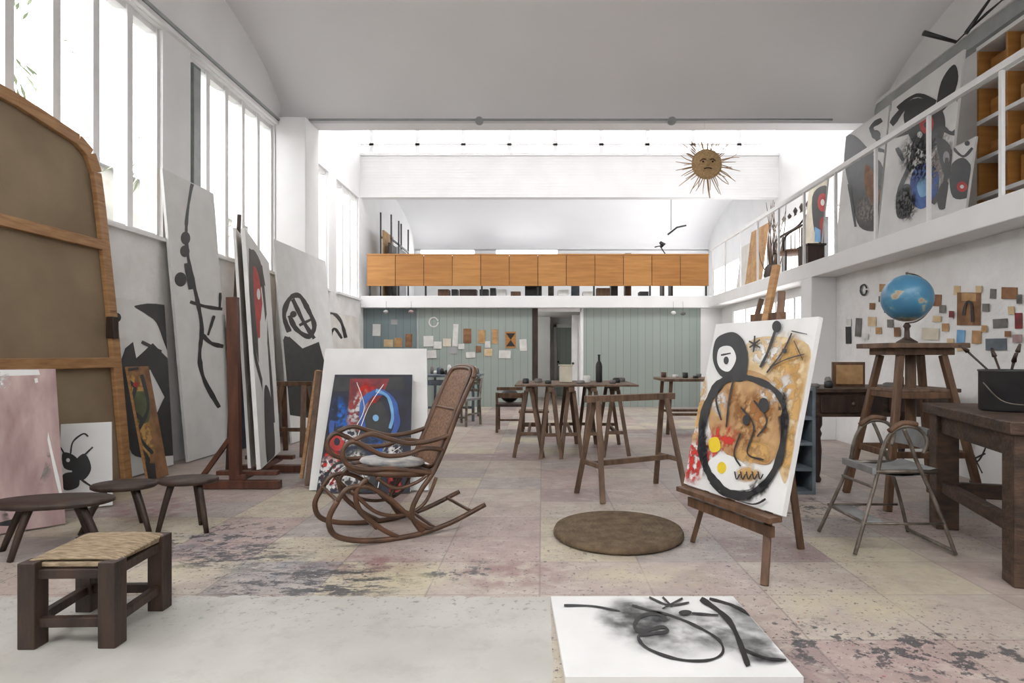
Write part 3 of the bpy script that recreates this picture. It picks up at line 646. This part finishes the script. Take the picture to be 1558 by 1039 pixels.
b=B('small_shelf_unit',.003); b.box((2.13,5.08,.0),(2.16,5.45,.92),BG); b.box((2.32,5.08,0),(2.35,5.45,.92),BG); b.box((2.16,5.42,0),(2.32,5.45,.92),BG)
for z in (0,.2,.42,.64,.89): b.box((2.16,5.08,z),(2.32,5.42,z+.03),BG)
b.done()
# ------------------------------------------------------------------ globe and modelling stand
gx,gy=3.02,4.85
b=B('modelling_stand',.005)
b.box((gx-.32,gy-.24,1.255),(gx+.32,gy+.24,1.295),GREYW); b.box((gx-.24,gy-.18,1.20),(gx+.24,gy+.18,1.255),MID)
for a,c in ((-1,-1),(1,-1),(1,1),(-1,1)):
    b.bar((gx+a*.17,gy+c*.14,1.2),(gx+a*.37,gy+c*.31,0),.05,.05,MID)
b.lathe((gx,gy,.62),[(.04,0),(.04,.58)],MID,12)
for z,k in ((.88,.22),(.42,.295)):
    for s_ in (-1,1):
        b.bar((gx-k,gy+s_*k*.82,z),(gx+k,gy+s_*k*.82,z),.03,.05,MID); b.bar((gx+s_*k,gy-k*.82,z),(gx+s_*k,gy+k*.82,z),.03,.05,MID)
b.box((gx-.24,gy-.19,.905),(gx+.24,gy+.19,.93),GREYW); b.done()
b=B('globe'); o=V((gx-.03,gy,0))
b.lathe(o+V((0,0,1.296)),[(.075,0),(.08,.01),(.05,.03),(.022,.05),(.018,.12),(.03,.14),(.012,.17)],DK,20)
b.sphere(o+V((0,0,1.665)),.192,GLOBE,40)
b.tube([o+V((.205*math.sin(t),0,1.665-.205*math.cos(t))) for t in [i*math.pi/8 for i in range(9)]],.006,METAL,6,4); b.sphere(o+V((0,0,1.87)),.012,METAL,8); b.done()
# ------------------------------------------------------------------ dark desk
b=B('antique_desk',.005); x0,x1,y0,y1=2.50,3.90,5.5,6.35
b.box((x0,y0,.85),(x1,y1,.885),DK2); b.box((x0+.05,y0+.04,.62),(x1-.05,y1-.04,.85),DK2)
for k in range(2):
    xx=x0+.1+k*.64; b.box((xx,y0+.02,.66),(xx+.58,y0+.045,.82),DK); b.sphere((xx+.3,y0+.01,.745),.018,METAL,10)
for x in (x0+.1,x1-.1):
    for y in (y0+.09,y1-.09): b.lathe((x,y,0),[(.025,0),(.035,.03),(.02,.06),(.03,.12),(.038,.3),(.028,.42),(.04,.46),(.025,.5),(.042,.54),(.042,.62)],DK,14)
b.done()
b=B('desk_clutter')
b.box((2.9,5.9,.886),(3.22,5.93,1.13),MID); b.box((2.93,5.885,.91),(3.19,5.9,1.10),OCH)
for x,y,h,r,m in ((2.62,5.7,.04,.05,CLAY),(2.74,5.66,.07,.04,BLKM),(2.8,5.8,.1,.03,CLAY),(3.35,5.7,.05,.06,CLAY),(2.68,5.95,.03,.07,PINKW),(3.5,5.8,.12,.04,MID)): b.lathe((x,y,.886),[(r*.8,0),(r,.01),(r,h*.8),(r*.6,h)],m,12)
b.done()
# ------------------------------------------------------------------ workbench
b=B('workbench',.008)
M=Matrix.Translation((2.39,3.02,0))@Matrix.Rotation(-.27,4,'Z')
b.box((0,0,.79),(1.35,1.28,.86),DK2,M); b.box((.06,.06,.66),(1.28,1.2,.79),DK2,M)
for x in (.03,1.16):
    for y in (.03,1.10): b.box((x,y,0),(x+.14,y+.14,.79),DK2,M)
b.box((.06,.08,.25),(.12,1.2,.33),DK2,M); b.box((.1,1.12,.22),(1.2,1.18,.32),DK2,M); b.done()
b=B('paint_pot'); c=(2.84,3.62,.861); b.lathe(c,[(.135,0),(.14,.01),(.14,.235),(.145,.24),(.145,.25),(.13,.25),(.13,.06)],BLKM,28)
b.tube([V(c)+V((-.14,0,.17)),V(c)+V((-.12,-.15,.06)),V(c)+V((.12,-.15,.06)),V(c)+V((.14,0,.17))],.004,METAL,6); b.done()
b=B('paint_brushes')
for dx,dy,h in ((-.2,.05,.36),(-.05,-.12,.3),(.15,.1,.36),(.02,.12,.33)):
    p0=V(c)+V((-dx*.3,-dy*.3,.08)); p1=V(c)+V((dx,dy,h)); b.tube([p0,p1],[.005,.007],DK,6,1); b.tube([p1,p1+(p1-p0).normalized()*.06],[.014,.008],DK,6,1)
b.done()
# ------------------------------------------------------------------ folding chair: two A-frames with curved arm tops, slung seat and back band
b=B('metal_folding_chair')
def T(pts,r=.012,sub=6,m=METAL): b.tube(pts,r,m,8,sub)
for yf,yt in ((3.52,3.60),(3.98,3.93)):
    T([(1.86,yf,.012),(1.95,yf+(yt-yf)*.5,.24),(2.04,yt,.48),(2.07,yt,.62),(2.12,yt,.72),(2.20,yt,.765),(2.29,yt,.75),(2.34,yt,.68),(2.32,yt,.60)])
    T([(2.46,yf,.012),(2.38,yf+(yt-yf)*.5,.28),(2.28,yt,.55),(2.24,yt,.66),(2.20,yt,.75)])
    T([(2.01,yt,.49),(2.40,yt,.49)],.013,1)
    b.tube([(2.11,yt,.735),(2.19,yt,.785),(2.28,yt,.775)],.017,MID,8,3)
    T([(1.93,yf+.02,.19),(2.40,yf+.02,.19)],.008,1)
T([(1.935,3.55,.19),(1.935,3.96,.19)],.010,1); T([(2.455,3.52,.03),(2.455,3.98,.03)],.012,1); T([(2.0,3.58,.40),(2.0,3.94,.40)],.009,1)
b.add([(2.01+.38*i/6,y,.512-.03*math.sin(math.pi*i/6)) for i in range(7) for y in (3.59,3.94)],[(2*i,2*i+2,2*i+3,2*i+1) for i in range(6)],GSEAT)
b.add([(2.01+.38*i/6,y,.490-.03*math.sin(math.pi*i/6)) for i in range(7) for y in (3.59,3.94)],[(2*i+1,2*i+3,2*i+2,2*i) for i in range(6)],GSEAT)
b.box((2.0,3.585,.475),(2.025,3.945,.515),GSEAT)
vs=[]
for i in range(7):
    y=3.60+.33*i/6; x=2.335+.03*math.sin(math.pi*i/6); vs+=[(x,y,.62),(x+.01,y,.75)]
b.add(vs,[(2*i,2*i+2,2*i+3,2*i+1) for i in range(6)],GSEAT); b.add([V(v)+V((.012,0,0)) for v in vs],[(2*i,2*i+1,2*i+3,2*i+2) for i in range(6)],GSEAT)
b.box((1.935,3.56,.185),(2.06,3.95,.197),GSEAT)
b.done()
p=Paint('line_drawing_canvas',(3.93,5.45,.012),(3.93,4.75,.012),(4.11,4.75,.95),(4.11,5.45,.95),CAN)
p.ln([(1465,700),(1470,665),(1490,650),(1502,670),(1490,700),(1470,710),(1478,735),(1500,740)],2.5,BLK); p.ln([(1475,680),(1495,720)],2.5,BLK); p.ln([(1460,720),(1480,700),(1500,690)],2.5,BLK)
p.done()
# ------------------------------------------------------------------ pinned cards
class Wallp(Paint):
    def __init__(s,name,BL,BR,TR,TL):
        B.__init__(s,name); s.BL,s.BR,s.TR,s.TL=[V(x) for x in (BL,BR,TR,TL)]; s.N=(s.BR-s.BL).cross(s.TL-s.BL).normalized(); s.k=1
    def card(s,x,y,w,h,m,r=0):
        q=[(-w/2,h/2),(w/2,h/2),(w/2,-h/2),(-w/2,-h/2)]
        l=s.L()+.004; pts=[s.pr(x+a*math.cos(r)-b_*math.sin(r),y+a*math.sin(r)+b_*math.cos(r),l) for a,b_ in q]
        s.add(pts+[p-s.N*.004 for p in pts],[(0,1,2,3),(0,4,5,1),(1,5,6,2),(2,6,7,3),(3,7,4,0)],m)
w=Wallp('pinned_postcards',(XR,13,0),(XR,3,0),(XR,3,2.3),(XR,13,2.3))
cards=[(1343,438,9,12,OCH),(1427,457,12,18,OCHD),(1457,442,10,14,PALEO),(1475,470,36,50,OCHD),(1475,452,22,12,OCH),(1512,447,9,15,CLAY),(1537,446,24,18,OCHD),(1523,492,22,14,CLAY),(1551,488,11,24,DRED),(1487,513,14,20,OCH),(1517,524,32,18,BG),(1463,512,12,20,LBLUE),(1463,530,12,8,PALEO),(1328,466,8,10,OCHD),(1307,498,9,28,CLAY),(1328,489,12,14,PALEO),(1338,503,9,10,OCH),(1351,470,9,12,CLAY),(1292,510,8,26,BLK),(1417,508,26,18,CREAM),(1440,498,10,12,OCH),(1356,492,9,12,CLAY),(1550,515,14,12,PINK),(1293,490,7,10,PINKW),(1318,512,9,9,PINKW),(1342,455,7,9,CLAY),(1448,520,10,10,PALEO),(1502,468,10,12,CLAY),(1541,472,9,12,PALEO),(1436,470,9,12,CLAY),(1428,485,12,9,PALEO),(1500,500,8,10,OCH),(1536,508,9,9,OCHD),(1367,505,9,14,OCHD),(1371,478,7,9,PALEO),(1450,478,7,10,DRED),(1492,440,9,10,PALEO),(1554,455,8,14,CLAY)]
for x,y,a,c,m in cards: w.card(x,y,a,c,m,random.uniform(-.06,.06))
w.ln([(1468,480),(1472,462),(1480,462),(1482,490)],4,BLK)
w.ln([(1316+5*math.cos(t),441+8*math.sin(t)) for t in (0,1,2,3,4,5,6)],2.5,BLK)
w.done()
w=Wallp('pinned_pictures',(-4,YG-.045,0),(4,YG-.045,0),(4,YG-.045,2.3),(-4,YG-.045,2.3))
for x,y,a,c,m in [(693,510,8,34,PINKW),(711,511,12,22,OCHD),(733,512,11,20,OCH),(753,512,9,22,OCH),(777,517,16,25,ORG),(796,525,11,18,PINKW),(652,519,15,16,PINKW),(666,525,12,11,PINKW),(680,521,12,12,CREAM),(768,539,18,12,PINKW),(743,536,12,11,PALEO),(716,540,14,9,PINKW),(728,531,8,9,OCHD),(653,539,22,12,PINKW),(690,533,12,10,GREY),(702,527,9,8,PINKW),(742,524,8,10,PINKW)]: w.card(x,y,a,c,m,random.uniform(-.05,.05))
w.poly([(770,507),(784,507),(777,517)],BLK); w.poly([(770,527),(784,527),(777,517)],BLK)
w.ln([(660+7*math.cos(t),490+7*math.sin(t)) for t in (0,1,2,3,4,5,6)],2,PINKW)
w.done()
w=Wallp('pinned_notes',(-4,YG,0),(4,YG,0),(4,YG,2.3),(-4,YG,2.3))
for x,y,a,c,m in [(573,502,12,18,PINKW),(591,522,14,11,PALEO),(606,521,12,14,OCH),(622,518,10,20,OCHD),(600,490,10,8,GREY),(585,540,24,18,PINKW),(612,545,16,20,CREAM)]: w.card(x,y,a,c,m,.02)
w.done()
# ------------------------------------------------------------------ straw sun, hung from the lighting track
b=B('straw_sun_mask'); c=V((2.57,9.25,4.18)); Mr=Matrix.Rotation(math.pi/2,4,'X')
b.lathe(c,[(.20,-.02),(.225,0),(.215,.03),(.15,.06),(.065,.075),(.005,.08)],STRAW,32,1,1,Mr)
for i in range(10): t=i*.628; b.tube([c+V((.225*math.cos(t+q),-.01,.225*math.sin(t+q))) for q in (0,.32,.63)],.014,STRAW,6,3)
for i in range(52):
    t=i*2*math.pi/52+random.uniform(-.05,.05); L_=random.uniform(.34,.54); q=random.uniform(-.14,.14)
    b.tube([c+V((.2*math.cos(t),0,.2*math.sin(t))),c+V((L_*.75*math.cos(t+q*.5),0,L_*.75*math.sin(t+q*.5))),c+V((L_*math.cos(t+q),random.uniform(-.05,.05),L_*math.sin(t+q)))],[.009,.004],OCH,5,2)
for s_ in (-1,1):
    b.tube([c+V((s_*.03,-.08,.05)),c+V((s_*.08,-.08,.06)),c+V((s_*.12,-.06,.03))],.009,MID,6,3); b.sphere(c+V((s_*.075,-.075,.02)),.016,DK,8)
b.tube([c+V((0,-.09,.05)),c+V((.01,-.1,-.03)),c+V((-.02,-.09,-.04))],.012,STRAW,6,3); b.tube([c+V((-.06,-.075,-.09)),c+V((0,-.08,-.075)),c+V((.06,-.075,-.09))],.01,MID,6,3)
b.tube([c+V((0,0,.2)),(c.x,9.36,4.91)],.0015,STRAW,5,1); b.done()
# ------------------------------------------------------------------ balcony paintings
def leanR(n,yf,yn,zt,xb,xt,bg,**k): return Paint(n,(xb,yf,2.53),(xb,yn,2.53),(xt,yn,zt),(xt,yf,zt),bg,**k)
p=leanR('black_bird_canvas',9.25,8.10,4.62,4.55,4.75,CAN)
p.poly([(1284,212),(1300,206),(1326,232),(1348,262),(1354,325),(1338,350),(1308,345),(1296,300),(1286,255)],BLK,True); p.poly([(1318,250),(1334,272),(1338,305),(1326,312),(1316,282)],OCHD,True); p.soft(1318,320,18,26,1,0,SG); p.ln([(1318,238),(1338,218),(1326,195),(1342,182)],7,BLK); p.ln([(1325,225),(1347,230)],6,BLK); p.dot(1333,205,7,BLK,7); p.ln([(1292,280),(1302,345)],4,BLK)
p.done()
p=leanR('splattered_bird_canvas',7.98,6.62,4.62,4.50,4.72,CAN)
p.poly([(1432,125),(1452,98),(1458,122),(1444,158),(1425,172)],BLK,True); p.poly([(1375,175),(1395,150),(1425,158),(1438,180),(1434,210),(1412,232),(1388,215)],BLK,True); p.dot(1410,188,11,RED,16); p.dot(1410,190,4,BLK,5); p.dot(1400,205,4,CAN,5)
p.ln([(1356,190),(1378,162),(1400,152)],8,BLK); p.ln([(1358,208),(1390,198)],7,BLK); p.ln([(1366,165),(1395,145),(1425,155)],6,BLK); p.ln([(1430,190),(1450,203),(1468,185)],7,BLK); p.ln([(1394,215),(1385,250),(1368,290)],6,BLK); p.ln([(1365,225),(1375,245)],6,BLK)
p.poly([(1388,265),(1406,248),(1428,262),(1424,300),(1402,318),(1386,302)],BLUE,True); p.poly([(1396,280),(1412,268),(1416,290),(1402,300)],LBLUE,True); p.poly([(1366,290),(1386,282),(1386,325),(1366,330)],BLK,True); p.soft(1400,240,34,44,1,0,SK); p.soft(1435,250,28,55,1,0,SG); p.soft(1380,310,20,30,1,0,SK); p.poly([(1428,290),(1442,275),(1446,310),(1430,318)],BLK,True)
p.poly([(1426,212),(1446,222),(1454,262),(1438,268)],BLK,True); p.dot(1441,240,5,GREY,10); p.ln([(1420,310),(1438,280),(1442,240)],6,BLK); p.ln([(1455,140),(1466,175),(1462,215)],5,BLK)
p.done()
p=leanR('small_bird_canvas',6.55,6.22,3.50,4.42,4.56,CAN)
p.poly([(1446,255),(1466,240),(1482,262),(1480,296),(1450,300)],BLK,True); p.dot(1464,284,8,RED,8); p.dot(1464,284,3,CAN,3); p.ln([(1450,225),(1466,238),(1480,225)],4,BLK); p.dot(1472,218,4,BLK)
p.done()
p=leanR('red_blue_figure_canvas',9.98,9.32,4.0,4.35,4.5,CREAM)
p.poly([(1236,300),(1256,282),(1276,298),(1282,350),(1264,374),(1242,362)],BLK,True); p.dot(1252,308,8,RED,14); p.poly([(1262,290),(1274,305),(1272,328),(1262,322)],BLUE,True); p.poly([(1248,335),(1264,328),(1266,358),(1252,362)],RED,True); p.dot(1272,342,4,YEL,8); p.poly([(1240,345),(1249,350),(1249,368),(1240,368)],LBLUE); p.dot(1252,308,3,CAN,5)
p.done()
p=leanR('brown_stretcher_back',12.3,11.4,3.75,4.2,4.35,OCH,side=TAN)
p.ln([(1140,345),(1142,400)],4,TAN); p.ln([(1160,335),(1162,400)],4,TAN); p.done()
leanR('unfinished_canvas',13.2,12.4,3.6,4.3,4.45,PAPER).done()
b=B('pigeonhole_shelf'); xs0,xs1=4.95,5.35; ya,yb=4.2,6.72
b.box((xs1-.02,ya,2.53),(xs1,yb,4.68),ORG)
for k in range(7): y=ya+(yb-ya)*k/6; b.box((xs0,y-.015,2.53),(xs1-.02,y+.015,4.68),ORG2)
for k in range(6): z=2.53+2.11*k/5; b.box((xs0-.02,ya,z),(xs1-.02,yb,z+.045),TRIM)
for i in range(6):
    for k in range(5):
        if random.random()<.7:
            y=ya+(yb-ya)*i/6+.04; z=2.58+2.11*k/5; b.box((xs0+.1,y,z),(xs1-.03,y+.32,z+.32*random.uniform(.4,1)),random.choice([ORG,ORG2,OCHD,OCH]))
b.done()
b=B('wicker_armchair',.0)
c=V((4.35,10.28,2.53))
for a in (-.2,.2):
    for q in (-.2,.2): b.tube([c+V((a,q,0)),c+V((a*.95,q*.95,.45))],.018,DK,6,2)
b.lathe(c+V((0,0,.42)),[(.24,0),(.26,.03),(.24,.06)],CANE,20)
b.tube([c+V((-.23,-.18,.45)),c+V((-.2,-.22,.7)),c+V((.18,-.22,.95)),c+V((.25,0,1.1)),c+V((.18,.22,.95)),c+V((-.2,.22,.7)),c+V((-.23,.18,.45))],.02,DK)
for i in range(9):
    t=-1.3+i*.325; b.tube([c+V((.22*math.cos(t),.22*math.sin(t),.46)),c+V((.23*math.cos(t),.23*math.sin(t),1.05-.25*abs(t)/1.3))],.01,CANE,5,1)
b.done()
b=B('dried_branch_sculpture')
for i in range(16):
    c=V((4.25,10.95,2.53)); d=V((random.uniform(-.2,.2),random.uniform(-.25,.25),random.uniform(.8,1.5))); b.tube([c,c+d*.5+V((random.uniform(-.1,.1),0,0)),c+d],[.015,.004],random.choice([DK,MID]),5,3)
b.lathe((4.25,10.95,2.53),[(.12,0),(.15,.15),(.12,.3),(.08,.34)],DK,14); b.done()
b=B('balcony_chest',.005)
b.box((4.0,8.9,2.53),(4.25,9.25,2.85),DK); b.box((3.98,8.88,2.85),(4.27,9.27,2.88),DK); b.done()
b=B('small_sculptures')
b.box((4.9,10.6,3.86),(5.39,13.2,3.90),TRIM)
for i in range(9):
    y=10.8+i*.28; h=random.uniform(.12,.3); b.lathe((5.1,y,3.90),[(.04,0),(.05,.03),(.02,h*.5),(.045,h*.75),(.01,h)],random.choice([CLAY,DK,MID]),10)
b.done()
b=B('wall_spot_lamp')
b.tube([at(1405,50,6.2),at(1455,64,6.2)],[.028,.016],BLKM,8,1); b.tube([at(1455,64,6.2),(4.9,6.3,4.98),(XU-.1,6.3,5.08)],.008,BLKM,6,3); b.tube([at(1470,50,6.2),at(1508,-4,6.2)],[.022,.014],BLKM,8,1); b.tube([at(1470,50,6.2),(4.9,6.3,4.98)],.008,BLKM,6,1); b.done()
# ------------------------------------------------------------------ mezzanine things
b=B('hanging_lamp'); y=14.6
q=lambda px,py:at(px,py,y)
b.tube([q(1021,300),q(1021,350)],.008,BLKM,6,1); b.tube([q(1016,357),q(1030,346),q(1044,343)],.022,BLKM,6,1); b.done()
b=B('desk_lamp'); y=13.9
b.tube([q(1012,386),q(1004,374),q(996,376)],.014,BLKM,6,1); b.tube([q(1004,368),q(1010,374)],[.03,.07],BLKM,10,1); b.lathe(q(1012,389),[(.07,0),(.07,.02)],BLKM,12)
b.box((2.75,13.7,3.42),(3.1,14.2,3.45),DK) ; b.box((2.8,13.75,2.55),(2.84,14.1,3.42),DK); b.box((3.0,13.75,2.55),(3.04,14.1,3.42),DK); b.done()
b=B('canvas_rack')
for x,zt in ((-3.85,4.6),(-3.6,4.55),(-3.42,4.4)): b.box((x-.02,14.1,2.55),(x+.01,14.14,zt),BLKM); b.box((x-.02,15.1,2.55),(x+.01,15.14,zt),BLKM); b.box((x-.02,14.1,zt-.6),(x+.01,15.14,zt-.56),BLKM)
b.box((-3.84,14.2,2.6),(-3.8,15.1,4.2),OCH); b.box((-3.7,14.2,2.6),(-3.66,15.1,3.9),DK); b.box((-3.5,14.2,2.6),(-3.47,15.1,3.8),GREY); b.done()
b=B('mezzanine_books_and_objects')
x=-2.4
while x<2.5:
    w_=random.uniform(.08,.4); h=random.choice([.1,.14,.18,.95,.96,.93,.15]); 
    if h>.5: b.box((x,14.05,2.56),(x+w_,14.3,2.57+h+random.uniform(0,.1)),random.choice([DK,CLAY,MID,BLKM,BG]))
    else: b.box((x,13.6,2.56),(x+w_,13.9,2.56+h),random.choice([DK,CLAY,MID,BLKM,PINKW]))
    x+=w_+random.uniform(.02,.2)
b.done()
b=B('corridor_fill_glow'); b.lathe((-.55,15.2,2.16),[(.12,0),(.15,.03),(.15,.10)],mat('fill_glow',(.9,.9,.85),None,.4,emit=30),20); b.done()  # invented glowing disc, added to brighten the corridor behind the doorway
b=B('hanging_ornaments')
for x,z,m in ((-2.98,2.16,PINK),(2.98,2.14,PINKW),(3.2,2.12,CLAY),(-3.55,2.16,GREY)): b.tube([(x,13.46,2.42),(x,13.44,z+.06)],.003,BLKM,5,1); b.sphere((x,13.44,z+.02),.06,m,12,(1,1,.7))
b.done()
# ------------------------------------------------------------------ sky light through the openings
w=bpy.data.worlds.new('World'); bpy.context.scene.world=w; w.use_nodes=True
bg=w.node_tree.nodes['Background']; bg.inputs[0].default_value=(1,.995,.995,1); bg.inputs[1].default_value=7.6
def portal(n,loc,sx,sy,rot):
    L=bpy.data.lights.new(n,'AREA'); L.shape='RECTANGLE'; L.size=sx; L.size_y=sy; L.cycles.is_portal=True
    o=bpy.data.objects.new(n,L); o.location=loc; o.rotation_euler=rot; bpy.context.collection.objects.link(o)
portal('window_light_a',(XL-.3,(.2+9.18)/2,(ZS+ZW)/2),ZW-ZS,8.98,(0,-math.pi/2,0))
portal('window_light_b',(XL-.3,(10.5+13.4)/2,(ZS+ZW)/2),ZW-ZS,2.9,(0,-math.pi/2,0))
portal('added_skylight_back',((XL+XU)/2,(9.75+10.7)/2,ZT+.1),XU-XL,.95,(0,0,0))
portal('added_skylight_front',((XL+XU)/2,(YN-.55)/2,ZT+.1),XU-XL,1.95,(0,0,0))
portal('clerestory_light',((XL+XU)/2,YB+.22,6.08),XU-XL,.62,(-math.pi/2,0,0))
portal('upper_window_light',(XU+.25,14.2,3.3),1.1,8.8,(0,math.pi/2,0))
portal('mezz_light',(.3,YE+.25,4.33),8.6,.58,(-math.pi/2,0,0))
# ------------------------------------------------------------------ camera
cd=bpy.data.cameras.new('camera'); co=bpy.data.objects.new('camera',cd); bpy.context.collection.objects.link(co)
co.location=CAM; co.rotation_euler=(math.pi/2,0,0); cd.sensor_width=36; cd.lens=F/1558*36
cd.shift_x=-46/1558; cd.shift_y=20.5/1558; cd.clip_start=.05
bpy.context.scene.camera=co
sc=bpy.context.scene
sc.view_settings.view_transform='Standard'; sc.view_settings.exposure=.08
